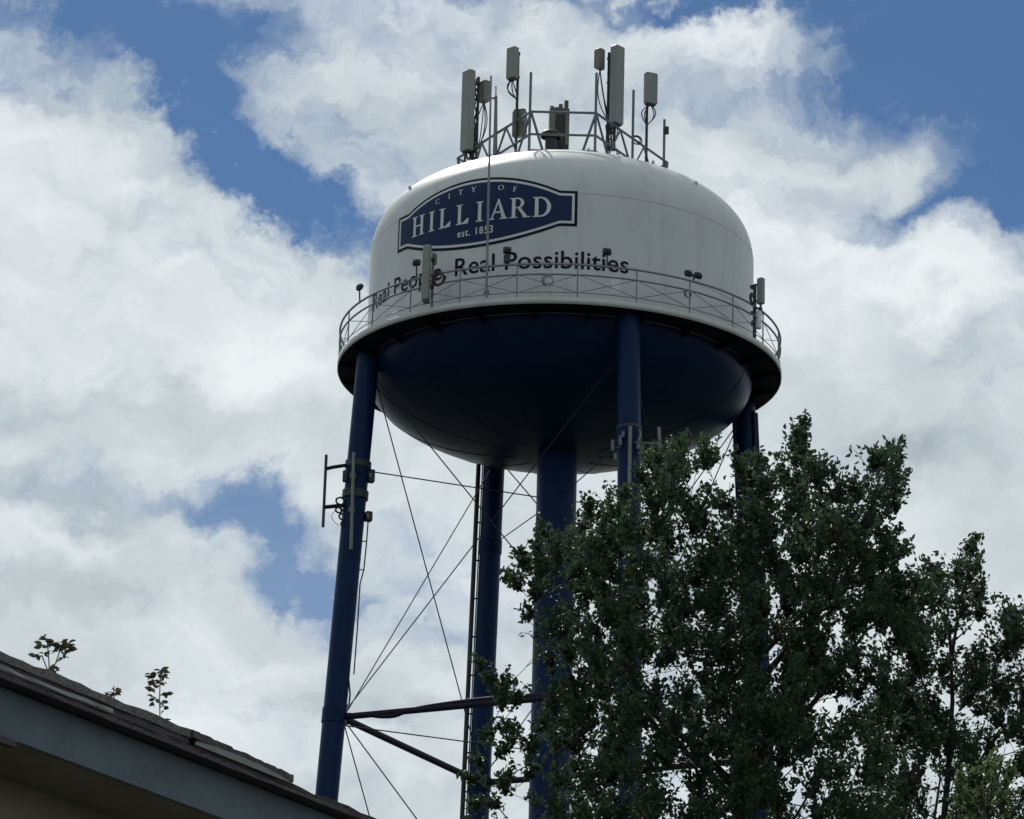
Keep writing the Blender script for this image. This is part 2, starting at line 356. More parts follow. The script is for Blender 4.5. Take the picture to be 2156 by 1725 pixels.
# dark conduit standing off the far leg, with standoffs
cl = MB(); o1 = Vector((-.50, -.05, 0))
cl.tube([legp(2, z)+o1 for z in (-.9, -10, -25, -HB+.5)], .075, 10)
cl = cl.build('conduit', M['dark'], tower, 'dark conduit pipe beside the far leg')
for i in range(30):
    z = -3-i*1.25; p = legp(2, z)
    MB().tube([p+o1, p+Vector((-.30, 0, 0))], .028, 5).build('standoff', M['dark'], cl)
MB().tube([legp(2, z)+o1+Vector((.13, .02, 0)) for z in (-.9, -20, -HB+.5)], .022, 6).build('cable', M['cable'], cl)

for nm, ox, oy in (('conduit', .35, -.12), ('conduit', .27, -.27), ('conduit', -.34, -.18)):
    MB().tube([legp(1, z)+Vector((ox, oy, 0)) for z in (-.4, -10, -25, -HB+.5)], .07, 10).build(nm, M['legblue'], tower, 'navy conduit strapped to the right leg')
# painted emblem ----------------------------------------------------
AC, HW = -26.2, 30.3
def ztop(a, d):
    x = abs(a)/(25.2)
    t = 3.89 if x >= 1 else 3.89+.60*(1-x**2.0)
    return t-d
def zbot(a, d):
    x = abs(a)/25.2
    t = 2.76 if x >= 1 else 2.76-.53*(1-x**2.0)
    return t+d
def plaque(d, off):
    hw = HW-math.degrees(d/TR); cols = list(np.linspace(-hw, hw, 91)); vs = []; fs = []; rows = 10
    for a in cols:
        z0, z1 = zbot(a, d), ztop(a, d)
        vs += [wrap(AC+a, z0+(z1-z0)*j/rows, off) for j in range(rows+1)]
    n = rows+1
    fs = [(i*n+j, (i+1)*n+j, (i+1)*n+j+1, i*n+j+1) for i in range(len(cols)-1) for j in range(rows)]
    return MB().add(vs, fs, True)
em = plaque(0, .012).build('painted_emblem', M['signdark'], tower, 'navy emblem with a white inner border reading CITY OF HILLIARD est. 1853')
plaque(.085, .017).build('white_border', M['signwhite'], em)
plaque(.165, .022).build('blue_field', M['signblue'], em)
# roman capitals drawn as polygons on a unit cap height
T_, t_, sf = .17, .075, .05
def rect(x0, y0, x1, y1): return [(x0, y0), (x1, y0), (x1, y1), (x0, y1)]
def ringarc(cx, cy, ro, rys, ri, ryi, a0, a1, n=14):
    out = []
    for i in range(n):
        p, q = R_(a0+(a1-a0)*i/n), R_(a0+(a1-a0)*(i+1)/n)
        out.append([(cx+ri*math.cos(p), cy+ryi*math.sin(p)), (cx+ro*math.cos(p), cy+rys*math.sin(p)), (cx+ro*math.cos(q), cy+rys*math.sin(q)), (cx+ri*math.cos(q), cy+ryi*math.sin(q))])
    return out
def stem(x): return [rect(x, sf, x+T_, 1-sf), rect(x-.10, 0, x+T_+.10, sf), rect(x-.10, 1-sf, x+T_+.10, 1)]
def glyph(ch):
    if ch == 'I': return stem(.1), .37
    if ch == 'H': return stem(.1)+stem(.60)+[rect(.27, .47, .60, .47+t_)], .87
    if ch == 'L': return stem(.1)+[[(.27, 0), (.62, 0), (.62, .0), (.27, t_)], [(.27, .0), (.66, .0), (.70, .27), (.64, .27)], [(.27, 0), (.64, 0), (.55, t_), (.27, t_)]], .72
    if ch == 'A': return [[(.08, sf), (.16, sf), (.46, .86), (.42, .98)], [(.62, sf), (.82, sf), (.48, 1.03), (.40, 1.0)], rect(.22, .32, .66, .32+t_), rect(-.02, 0, .26, sf), rect(.52, 0, .92, sf)], .90
    if ch == 'R': return stem(.1)+ringarc(.36, .735, .33, .265, .17, .205, -90, 90)+[rect(.27, .94, .36, 1), rect(.27, .47, .36, .53), [(.36, .50), (.52, .50), (.86, .03), (.66, .03)], rect(.62, 0, .98, sf)], .92
    if ch == 'D': return stem(.1)+ringarc(.34, .5, .52, .5, .33, .43, -90, 90, 20)+[rect(.27, .93, .34, 1), rect(.27, 0, .34, .07)], .90
    if ch == 'C': return ringarc(.45, .5, .45, .52, .31, .45, 50, 310, 24)+[rect(.70, .68, .76, .98), rect(.70, .02, .76, .32)], .82
    if ch == 'T': return [rect(.32, sf, .49, .93), rect(.2, 0, .61, sf), rect(0, .93, .81, 1), rect(0, .76, .05, .93), rect(.76, .76, .81, .93)], .81
    if ch == 'Y': return [rect(.34, sf, .51, .45), rect(.23, 0, .62, sf), [(.34, .45), (.51, .45), (.21, .96), (.03, .96)], [(.43, .45), (.51, .45), (.80, .96), (.72, .96)], rect(-.05, .95, .30, 1), rect(.62, .95, .90, 1)], .86
    if ch == 'O': return ringarc(.48, .5, .48, .52, .32, .45, 0, 360, 32), .96
    if ch == 'F': return stem(.1)+[rect(.27, .93, .66, 1), rect(.27, .47, .52, .54), rect(.61, .76, .66, .93), rect(.49, .40, .53, .62)], .68
    return [], .5
def put(mb, ch, a, z, h, off, tilt=0., sx=1.):
    polys, wd = glyph(ch)
    for i, poly in enumerate(polys):
        vs = []
        for x, y in poly:
            x = (x-wd/2)*h*sx; y = y*h
            x, y = x*math.cos(tilt)-y*math.sin(tilt), x*math.sin(tilt)+y*math.cos(tilt)
            vs.append(wrap(AC+a+math.degrees(x/TR), z+y, off+.0004*i))
        mb.add(vs, [(0, 1, 2, 3)])
for ch, a in zip('HILLIARD', (-20.4, -14.9, -9.9, -3.8, 1.7, 7.5, 13.7, 20.3)): 
    mb = MB(); put(mb, ch, a, 3.04, .64, .028); mb.build('letter', M['signwhite'], em)
mb = MB()
for ch, a in zip('CITYOF', (-12.9, -8.8, -4.9, -.6, 8.0, 12.2)):
    put(mb, ch, a, 4.04-.0011*a*a*.9, .17, .028, -.006*a, 1.15)
mb.build('city_of_lettering', M['signwhite'], em)
def text_mesh(txt, size, bold, space, width):
    cu = bpy.data.curves.new('t', 'FONT'); cu.body = txt; cu.size = size; cu.offset = bold; cu.space_character = space; cu.resolution_u = 3
    o = bpy.data.objects.new('t', cu); C.objects.link(o); bpy.context.view_layer.update()
    dg = bpy.context.evaluated_depsgraph_get(); me = bpy.data.meshes.new_from_object(o.evaluated_get(dg))
    v = np.array([tuple(q.co)[:2] for q in me.vertices]); f = [tuple(p.vertices) for p in me.polygons]
    bpy.data.objects.remove(o); bpy.data.meshes.remove(me)
    v[:, 0] -= v[:, 0].min(); v[:, 0] *= width/v[:, 0].max(); return v, f
def text_on_tank(txt, size, bold, space, a_left, a_right, zb, off, name, m, parent, label=None):
    v, f = text_mesh(txt, size, bold, space, R_(a_right-a_left)*TR)
    return MB().add([wrap(a_left+math.degrees(x/TR), zb+y, off) for x, y in v], f).build(name, m, parent, label)
text_on_tank('est. 1853', .33, .004, 1.15, -31.6, -20.2, 2.64, .028, 'est_lettering', M['signwhite'], em)
def slogan(txt, size, bold, a_left, a_right, zb, off):
    v, f = text_mesh(txt, size, bold, 1.0, R_(a_right-a_left)*TR)
    xs = np.sort(v[:, 0]); gp = np.diff(xs); cut = sorted(xs[i]+gp[i]/2 for i in np.argsort(gp)[-3:])
    bounds = [-1]+list(cut)+[1e9]
    for k, word in enumerate(txt.split()):
        keep = [i for i in range(len(v)) if bounds[k] < v[i, 0] < bounds[k+1]]; ix = {o: n for n, o in enumerate(keep)}
        MB().add([wrap(a_left+math.degrees(v[i, 0]/TR), zb+v[i, 1], off) for i in keep], [tuple(ix[q] for q in p) for p in f if p[0] in ix]).build('slogan_word', M['signdark'], tower, 'navy painted word '+word.strip(','))
slogan('Real People, Real Possibilities', .80, .006, -73.5, 19.4, 1.42, .012)
MB().add([wrap(a, z, .008) for a in (14.2, 15.6, 17.0) for z in (.75, 1.3)], [(0, 2, 3, 1), (2, 4, 5, 3)]).build('paint_patch', M['patch'], tower, 'brighter repainted patch low on the tank')
for a, z in ((-58, 5.0), (47, 5.05), (-30, 5.75), (10, 5.9), (35, 5.65)):
    p = wrap(a, z); MB().box(p+Vector((0, 0, .05)), (.07, .07, .09), R_(a)).build('lifting_lug', M['rim'], tower)

# ------------------------------------------------------------------ antenna frame on the roof
CZ = Vector((-.05, D+.43, HB)); RV = 3.43
def vert(deg, z): return CZ+Vector((RV*math.sin(R_(deg)), -RV*math.cos(R_(deg)), z))
VA = [-17.1, 17.1, 102.9, 137.1, 222.9, 257.1]
fr = None
zu, zl = 7.70, 6.95
def base_z(p): return dome_z(min(5.9, math.hypot(p.x, p.y-D)))
for i in range(6):
    d0, d1 = VA[i], VA[(i+1) % 6]
    p0, p1 = vert(d0, zu), vert(d1, zu); q0, q1 = vert(d0, zl), vert(d1, zl)
    if fr is None: fr = MB().tube([vert(VA[j % 6], zu) for j in range(7)], .042, 8).build('roof_railing', M['galv'], tower, 'grey steel rail frame ringing the roof crown')
    MB().tube([q0, q1], .040, 8).build('lower_rail', M['galv'], fr)
    b0, b1 = vert(d0, base_z(p0)-.02), vert(d1, base_z(p1)-.02)
    MB().tube([b0+Vector((0, 0, .06)), b1+Vector((0, 0, .06))], .034, 6).build('base_rail', M['galv'], fr)
    L_ = (p1-p0).length
    if L_ < 3:
        MB().tube([p0, b0.lerp(b1, .2)], .042, 8).build('diagonal', M['galv'], fr)
        MB().tube([p1, b0.lerp(b1, .8)], .042, 8).build('diagonal', M['galv'], fr)
    else:
        n = 3
        for j in range(n):
            t0, t1 = j/n, (j+1)/n; tm = (t0+t1)/2
            lo = b0.lerp(b1, tm); lo = Vector((lo.x, lo.y, HB+base_z(lo)))
            MB().tube([p0.lerp(p1, t0), lo], .036, 6).build('diagonal', M['galv'], fr)
            MB().tube([p0.lerp(p1, t1), lo], .036, 6).build('diagonal', M['galv'], fr)
def post_at(px, ytop, Y, r=.042, m='galv', name='post', zb=None, parent=None):
    t = at(px, ytop, Y); b = Vector((t.x, t.y, HB+base_z(t)-.03 if zb is None else zb))
    return MB().tube([b, t], r, 10).build(name, M[m], parent or fr)
YE = D-2.85
for px, yt, Y in ((1118, 153, YE), (1256, 154, YE), (1334, 190, D-.76), (1399, 252, D+1.2), (1044, 200, D-1.03), (980, 300, D+1.1)):
    post_at(px, yt, Y)
def cables(parent, p0, p1, n=4, sag=.2, r=.019):
    for i in range(n):
        d = Vector((random.uniform(-1, 1), random.uniform(-1, 1), 0))
        j = Vector((random.uniform(-.05, .05), random.uniform(-.05, .05), 0))
        pts = [p0.lerp(p1, t/8)+d*sag*math.sin(PI*t/8)+j*(t/8) for t in range(9)]
        MB().tube(pts, r, 5).build('cable', M['cable'], parent)
def panel_antenna(label, px, ytop, ybot, Y, wid, dep, face, pole_bot=None, radio=None, side=1, pole_top=None, off=.2, name='panel_antenna'):
    """face: compass degrees of the panel's front, 0 = towards the viewer, + = to the right"""
    a = R_(face); n = Vector((math.sin(a), -math.cos(a), 0)); rz = a
    pt, pb = at(px, ytop, Y), at(px, ybot, Y); mid = (pt+pb)/2; h = pt.z-pb.z
    base = Vector((mid.x, mid.y, 0))-n*(dep/2+off)
    zb = HB+base_z(base) if pole_bot is None else pole_bot
    t = thing(name, label, 'antenna', (base.x, base.y, zb))
    MB().box(Vector((mid.x, mid.y, mid.z)), (wid, dep, h), rz, bev=.022).build('radome', M['panel'], t)
    if h > 2:                                      # jumper cables and clips down the back
        s_ = Vector((math.cos(a), math.sin(a), 0))
        for q in range(3):
            MB().tube([Vector((base.x, base.y, 0))+n*(.06+.03*q)+s_*(random.uniform(-.09, .09))+Vector((0, 0, pb.z-.25+(h+.1)*i/12)) for i in range(13)], .02, 5).build('cable', M['cable'], t)
        for q in range(7):
            MB().box(Vector((base.x, base.y, pb.z+h*(.08+.12*q)))+n*.05+s_*random.uniform(-.06, .06), (.10, .09, .07), rz).build('cable_clip', M['dark'], t)
    MB().box(Vector((mid.x, mid.y, pb.z-.02))-n*.02, (wid*.8, dep*.7, .05), rz).build('connector_plate', M['dark'], t)
    tz = pt.z-.1 if pole_top is None else pole_top
    MB().tube([Vector((base.x, base.y, zb-.05)), Vector((base.x, base.y, tz))], .045, 10).build('mount_pipe', M['dark'], t)
    for f in (.12, .88):
        c = Vector((mid.x, mid.y, pb.z+h*f))-n*(dep/2+off/2)
        MB().box(c, (.12, off+.06, .10), rz).build('clamp', M['dark'], t)
    if radio:
        ry0, ry1, rw, rd, dx, dn = radio
        c = (at(px, ry0, Y)+at(px, ry1, Y))/2; hh = at(px, ry0, Y).z-at(px, ry1, Y).z
        s = Vector((math.cos(a), math.sin(a), 0)); c = c-n*dn+s*dx
        rb = MB().box(c, (rw, rd, hh), rz, bev=.03).build('radio_unit', M['radio'], t)
        fn = MB()
        for i in range(7): fn.box(c+s*(rw*(-.42+.14*i))-n*(rd/2+.02), (.015, .05, hh*.86), rz)
        fn.build('heat_fins', M['radio'], rb)
        cables(t, c-Vector((0, 0, hh/2)), Vector((base.x, base.y, pb.z+.15))+s*.06, 4, .2)
    cables(t, Vector((mid.x, mid.y, pb.z)), Vector((base.x, base.y, max(zb+.1, pb.z-.6))), 4, .22)
    return t
panel_antenna('tallest grey panel antenna at left end of the roof frame', 985, 150, 318, D+.3, .40, .26, -52, radio=(162, 206, .34, .26, .05, .62), off=.26)
panel_antenna('small grey panel antenna high on a thin pole, left of the roof crown', 1079, 101, 166, D-2.2, .34, .24, -42, off=.14)
panel_antenna('tall grey panel antenna right of the roof crown with small radio on its left', 1299, 99, 262, D-1.65, .40, .28, 47, radio=(103, 146, .28, .2, -.32, .42), off=.22)
panel_antenna('short grey panel antenna on a thin pole, rightmost panel on the roof', 1370, 155, 219, D-.22, .42, .20, 28, off=.12)
# lower radio on the left pole, facing away
t = thing('radio_box', 'grey radio box hung low on the left thin pole behind the rails', 'radio box', tuple(at(1094, 293, D-1.9)))
c = (at(1094, 233, D-1.9)+at(1094, 291, D-1.9))/2
MB().box(c, (.44, .22, .86), R_(-20), bev=.03).build('case', M['radio'], t)
f = MB()
for i in range(6): f.box(c+Vector((-.18+.072*i, -.13+.026*(i-2.5), 0)), (.012, .05, .74), R_(-20))
f.build('heat_fins', M['radio'], t); MB().box(c+Vector((0, .0, .46)), (.36, .15, .05), R_(-20)).build('top_bracket', M['dark'], t)
# central cabinet
cc = at(1176, 300, D+.2); zc = HB+dome_z(.2)
t = thing('equipment_cabinet', 'dark green grey equipment rack standing at the centre of the tank roof', 'equipment cabinet', (cc.x, cc.y, zc-.02))
zt_ = at(1176, 232, D+.2).z
MB().box((cc.x, cc.y, (zc+zt_)/2), (.62, .42, zt_-zc), R_(6), bev=.02).build('cabinet_body', M['cab'], t)
MB().box((cc.x+.06, cc.y-.23, (zc+zt_)/2+.05), (.24, .05, (zt_-zc)*.8), R_(6)).build('door_recess', M['dark'], t)
MB().box((cc.x-.20, cc.y-.24, (zc+zt_)/2+.2), (.14, .07, (zt_-zc)*.6), R_(6)).build('side_module', M['radio'], t)
MB().box((cc.x+.25, cc.y-.24, (zc+zt_)/2+.25), (.10, .07, (zt_-zc)*.5), R_(6)).build('side_module', M['radio'], t)
for dx, hh in ((-.24, .10), (-.08, .06), (.04, .17), (.22, .30)):
    MB().box((cc.x+dx, cc.y, zt_+hh/2), (.12, .2, hh), R_(6)).build('connector', M['cab'], t)
dz = at(1160, 289, D-.5)
t = thing('roof_vent', 'black round roof vent beside the central cabinet', 'roof vent', (dz.x, dz.y, HB+dome_z(.5)))
MB().lathe([(.30, 0), (.34, .02), (.33, .10), (.26, .19), (.14, .24), (.01, .255)], 24, (dz.x, dz.y, dz.z-.02)).build('hood', M['dark'], t)
MB().lathe([(.18, -1), (.18, .01)], 16, (dz.x, dz.y, dz.z)).build('neck', M['dark'], t)
# small camera on the right post
p = at(1404, 275, D+1.1)
t = thing('post_camera', 'small dark box clamped to the rightmost roof post', 'camera', tuple(p))
MB().box(p, (.13, .16, .24), 0, bev=.02).build('case', M['dark'], t); MB().box(p+Vector((-.07, .05, 0)), (.10, .05, .06)).build('clamp', M['dark'], t)
# coils on the frame
for (px, py, Y, r, lab) in ((1339, 296, D-.6, .13, 'loose loop of cable on the right roof rail'), (1288, 322, D-1.7, .16, 'tangle of cable under the tall right roof antenna')):
    c = at(px, py, Y); t = thing('cable_coil', lab, 'cable', tuple(c), 'cable coils on the roof rails')
    for k in range(3): MB().tube(loop(c+Vector((.02*k, .03*k, .02*k)), r*(1+.12*k), (1, .3*k, 0), (0, .15, 1)), .014, 5).build('cable_turn', M['cable'], t)
# bundle under right antenna
c = at(1287, 290, D-1.8)
t = thing('cable_bundle', 'thick black cable bundle dropping from the tall right roof antenna', 'cable', tuple(c))
for k in range(6):
    p0 = at(1276+4*k, 263, D-1.8); p1 = at(1279+3*k, 318, D-1.8)
    MB().tube([p0, p0.lerp(p1, .5)+Vector((random.uniform(-.08, .02), random.uniform(-.05, .05), 0)), p1], .03, 6).build('cable', M['cable'], t)
c = at(990, 326, D+.3)
t = thing('cable_bundle', 'black cable bundle and bracket under the left roof antenna', 'cable', tuple(c))
for k in range(6):
    p0 = at(984+3*k, 312, D+.4); p1 = at(985+3*k, 336, D+.3)
    MB().tube([p0, p0.lerp(p1, .5)+Vector((random.uniform(-.06, .06), random.uniform(-.05, .05), 0)), p1], .032, 6).build('cable', M['cable'], t)

# ------------------------------------------------------------------ long whip on the balcony
t = thing('whip_antenna', 'very tall thin whip standing on the balcony in front of the emblem', 'antenna', tuple(rp(-18.6, .26)))
pb_ = rp(-18.6, .26, RC+.03); ptop = at(1034, 160, pb_.y-.05)
MB().tube([pb_, pb_.lerp(ptop, .5), ptop], [.040, .036, .028], 10).build('mast', M['rail'], t)
MB().box(pb_+Vector((0, .05, .16)), (.14, .12, .10)).build('base_clamp', M['dark'], t)
MB().box(pb_+Vector((0, .05, .95)), (.10, .10, .08)).build('rail_clamp', M['dark'], t)
p = at(1044, 182, D-1.03)
t = thing('whip_antenna', 'short white tipped whip on the left roof rail beside the tall mast', 'antenna', (p.x, p.y, HB+base_z(p)))
q = at(1044, 345, D-1.03); MB().tube([at(1044, 325, D-1.08), at(1044, 204, D-1.08)], .05, 10).build('tube', M['whip'], t)
MB().tube([at(1044, 204, D-1.08), p], .03, 8).build('tip', M['signwhite'], t); MB().tube([at(1034, 207, D-1.1), at(1047, 207, D-1.1)], .03, 6).build('standoff_arm', M['dark'], t)

# ------------------------------------------------------------------ floodlights on the balcony rail
def rail_pt(px, py_guess, back=False):            # balcony rail point seen at column px
    best = None
    for i in range(3600):
        a = i*.1; p = rp(a, 1.24); front = math.cos(R_(a)) > -.15
        if not front: continue
        q = p-Vector((0, 0, EYE)); d = q.dot(FW); x = VW/2+FPX*q.dot(RT)/d; y = VH/2-FPX*q.dot(UP)/d
        e = abs(x-px)+.02*abs(y-py_guess)
        if best is None or e < best[0]: best = (e, a)
    return best[1]
def floodlight(label, px, py, size, aim, pole=True, double=False, tilt=.5):
    a = rail_pt(px, py+40); b = rp(a, 1.24); h = at(px, py, b.y)
    h = Vector((h.x, b.y+.0, h.z))
    t = thing('floodlight', label, 'floodlight', tuple(b), 'floodlights on the balcony rail')
    pts = [b, b+Vector((0, 0, .06)), b.lerp(h, .45)+Vector((.06*(-1 if aim < 0 else 1)*.0, 0, 0)), b.lerp(h, .7), h]
    MB().tube(pts, .026, 6).build('arm', M['dark'], t)
    d = Vector((math.sin(R_(aim)), math.cos(R_(aim)), -tilt)).normalized(); s = d.cross(Vector((0, 0, 1))).normalized(); u = s.cross(d)
    heads = [0] if not double else [-.17, .17]
    for o in heads:
        c = h+s*o
        hd = MB().box(c, (size, size*.45, size*.75), ax=(s, d, u), bev=.02).build('lamp_housing', M['lens'], t)
        MB().box(c+d*(size*.23+.012), (size*.86, .02, size*.62), ax=(s, d, u)).build('lens', M['radio'], hd)
        MB().box(c-d*(size*.3), (size*.5, size*.15, size*.4), ax=(s, d, u)).build('gear_box', M['lens'], hd)
    return t, b, h
floodlight('black floodlight on a curved arm at the far left of the balcony', 757, 605, .24, 60)
floodlight('black floodlight above the word People beside a grey rail panel', 877, 553, .24, 20)
t, b, h = floodlight('tall black floodlight in front of the P of Possibilities', 1068, 527, .25, 0)
MB().box(h-Vector((0, 0, .28)), (.20, .16, .24), 0, bev=.02).build('ballast_box', M['lens'], t)
floodlight('black floodlight over the last letters of the slogan', 1278, 530, .26, -15)
floodlight('twin black floodlight on the blank right side of the rail', 1460, 578, .24, -30, double=True)
# coils of cable hung on the rail
for (px, py, r, lab) in ((1152, 590, .17, 'ring of cable hung on the middle rail at the front'), (1447, 618, .12, 'ring of cable hung on the middle rail at right'), (922, 587, .20, 'black cable coil beside the left rail panel'), (1583, 628, .15, 'dark cable coil at the right rail panel')):
    a = rail_pt(px, py); b = rp(a, 1.0, RR+.05); c = at(px, py, b.y)
    t = thing('cable_coil', lab, 'cable', tuple(c), 'cable coils on the balcony rail')
    ca, sa = math.cos(R_(a)), math.sin(R_(a))
    for k in range(4): MB().tube(loop(c+Vector((.015*k, -.02*k, -.02*k)), r*(1-.07*k), (ca, sa, 0), (0, 0, 1.1)), .012 if r < .19 else .026, 6).build('cable_turn', M['cable'] if r in (.20, .15) else M['rail'], t)
# panels on the balcony rail
a = rail_pt(898, 590); b = rp(a, .26, RC+.06)
t = thing('rail_panel_antenna', 'pale grey panel antenna upright on the left balcony rail', 'antenna', tuple(b))
pt, pb = at(898, 517, b.y-.1), at(898, 632, b.y-.1); mid = (pt+pb)/2
MB().box(mid, (.26, .16, pt.z-pb.z), R_(a), bev=.03).build('radome', M['panel'], t)
MB().box((mid.x+.02, mid.y, pb.z-.05), (.18, .12, .08), R_(a)).build('connector_plate', M['dark'], t)
q = at(911, 590, b.y+.1); MB().tube([(q.x, q.y, b.z-.1), (q.x, q.y, at(911, 530, b.y).z)], .04, 8).build('mount_pipe', M['rail'], t)
for f in (.25, .75): MB().box((mid.x+.10, mid.y+.08, pb.z+(pt.z-pb.z)*f), (.24, .14, .09), R_(a)).build('clamp', M['dark'], t)
MB().box((q.x+.04, q.y-.05, at(911, 545, b.y).z), (.13, .12, .34), R_(a), bev=.02).build('radio_unit', M['radio'], t)
cables(t, Vector((mid.x, mid.y, pb.z)), Vector((q.x, q.y, at(911, 590, b.y).z)), 4, .1, .016)
a = rail_pt(1596, 690); b = rp(a, .26, RC+.04)
t = thing('rail_panel_antenna', 'grey panel antenna with white box below on the right balcony rail', 'antenna', tuple(b))
pt, pb = at(1602, 586, b.y), at(1602, 641, b.y); mid = (pt+pb)/2
MB().box(mid, (.17, .22, pt.z-pb.z), R_(50), bev=.03).build('radome', M['panel'], t)
pt2, pb2 = at(1597, 655, b.y), at(1597, 693, b.y); m2 = (pt2+pb2)/2
MB().box(m2, (.17, .16, pt2.z-pb2.z), R_(50), bev=.03).build('lower_box', M['patch'], t)
q = at(1589, 650, b.y); MB().tube([(q.x, q.y, b.z-.05), (q.x, q.y, at(1589, 600, b.y).z)], .055, 8).build('mount_pipe', M['dark'], t)
for yy in (605, 622, 640, 660, 680): MB().box(at(1586, yy, b.y), (.16, .12, .10), R_(20*yy)).build('clamp', M['dark'], t)
for yy in (600, 635, 650): MB().box(at(1596, yy, b.y), (.24, .05, .05), 0).build('arm', M['dark'], t)
cables(t, Vector((mid.x, mid.y, pb.z)), m2, 3, .08, .016)

# ------------------------------------------------------------------ leg antennas
def leg_gear(k, col, label_bracket):
    t = thing('leg_mount', label_bracket, 'antenna mount', tuple(col['base']))
    return t
zA, zB = at(700, 985, legp(3, -4).y).z, at(700, 1065, legp(3, -5).y).z
YL = legp(3, -4).y-.2
t = thing('dipole_antenna', 'dark whip antenna held off the left leg on two arms', 'antenna', tuple(at(738, 1020, YL)))
MB().tube([at(680, 1110, YL), at(687, 958, YL)], .045, 8).build('whip', M['dark'], t)
MB().tube([at(687, 987, YL), at(700, 984, YL), at(745, 977, YL)], .06, 8).build('arm', M['strut'], t)
MB().tube([at(683, 1068, YL), at(745, 1062, YL)], .065, 8).build('arm', M['strut'], t)
MB().box(at(727, 1003, YL), (.16, .14, .36), 0, bev=.02).build('bracket', M['dark'], t)
for (px, py, r) in ((716, 1055, .12), (713, 1074, .09), (722, 1068, .10), (721, 1088, .10), (724, 1104, .09)):
    MB().tube(loop(at(px, py, YL-.05), r, (1, .3, 0), (0, .2, 1), 10), .032, 6).build('cable_loop', M['cable'], t)
MB().tube(arc(at(706, 1075, YL), at(714, 1107, YL), .16, 8, Vector((-1, 0, 0))), .010, 5).build('thin_cable', M['cable'], t)
MB().tube([legp(3, -4.72), legp(3, -4.48)], .40, 28).build('clamp_band', M['dark'], t)
MB().tube([legp(3, -3.75), legp(3, -3.55)], .40, 28).build('clamp_band', M['dark'], t)
t = thing('pole_antenna', 'long pale whip antenna strapped upright to the left leg', 'antenna', tuple(at(739, 1157, YL-.35)))
MB().tube([at(739, 1157, YL-.35), at(745, 953, YL-.35)], .052, 10).build('tube', M['whip'], t)
for y in (1003, 1075): MB().box(at(744-.03*(y-953), y, YL-.25), (.18, .22, .14)).build('clamp', M['radio'], t)
for i, (px, py, w_, h_, lab) in enumerate(((781, 1003, .20, .40, 'upper dark junction box on the right side of the left leg'), (776, 1088, .20, .30, 'lower dark junction box on the right side of the left leg'))):
    p = at(px, py, YL+.2); t = thing('junction_box', lab, 'junction box', tuple(p))
    MB().box(p, (w_, .22, h_), R_(20), bev=.02).build('case', M['dark'], t); MB().box(p+Vector((-.02, -.12, 0)), (.08, .03, .12), R_(20)).build('cover', M['radio'], t)
    MB().box(p+Vector((-.14, 0, .08)), (.2, .1, .06)).build('bracket', M['dark'], t)
t = thing('leg_cable', 'black cable running down the right side of the left leg', 'cable', tuple(at(770, 1110, YL)))
MB().tube([at(775, 1098, YL+.15), at(772, 1140, YL+.15), at(766, 1200, YL+.15), at(758, 1230, YL+.1), at(752, 1330, YL+.1), at(745, 1420, YL+.1)], .022, 6).build('cable', M['cable'], t)
for y, x in ((1140, 766), (1200, 760)): MB().tube([at(x-6, y, YL+.15), at(x+7, y, YL+.15)], .018, 5).build('standoff', M['cable'], t)
YS = legp(3, ZS).y-.1
t = thing('leg_cable', 'short bent cable rising from the left leg strut joint', 'cable', tuple(at(733, 1490, YS)))
MB().tube([at(727, 1492, YS), at(735, 1482, YS), at(737, 1462, YS), at(734, 1430, YS), at(736, 1400, YS)], .028, 6).build('cable', M['cable'], t)
MB().tube([at(724, 1490, YS), at(731, 1466, YS), at(730, 1420, YS), at(733, 1400, YS)], .020, 6).build('cable', M['cable'], t)
# front leg cluster
YF = legp(0, -3.5).y-.5
t = thing('pole_antenna', 'pale whip antenna on the front leg, nearest the leg', 'antenna', tuple(at(1326, 1060, YF)))
MB().tube([at(1324, 1070, YF), at(1327, 898, YF)], .055, 10).build('tube', M['whip'], t)
t = thing('pole_antenna', 'pale whip antenna held off the front leg to the right', 'antenna', tuple(at(1390, 1000, YF)))
MB().tube([at(1393, 1010, YF), at(1387, 900, YF)], .05, 10).build('tube', M['whip'], t)
MB().tube([at(1330, 932, YF+.2), at(1388, 936, YF)], .045, 6).build('arm', M['galv'], t)
t = thing('antenna_bracket', 'grey bracket with small pale boxes round the front leg', 'bracket', tuple(legp(0, -3.6)))
MB().tube([legp(0, -3.68), legp(0, -3.50)], .37, 28).build('clamp_band', M['dark'], t)
for px, py, w_, h_ in ((1290, 938, .10, .34), (1306, 928, .10, .30), (1312, 915, .09, .2), (1344, 938, .12, .26), (1352, 948, .10, .3), (1296, 962, .10, .22)):
    MB().box(at(px, py, YF+.1), (w_, .1, h_), 0, bev=.015).build('small_box', M['galv'], t)
MB().tube([at(1288, 943, YF+.25), at(1360, 943, YF+.25)], .035, 6).build('cross_arm', M['galv'], t)
MB().tube([at(1343, 930, YF), at(1349, 915, YF), at(1345, 905, YF+.2)], .03, 6).build('cable', M['radio'], t)

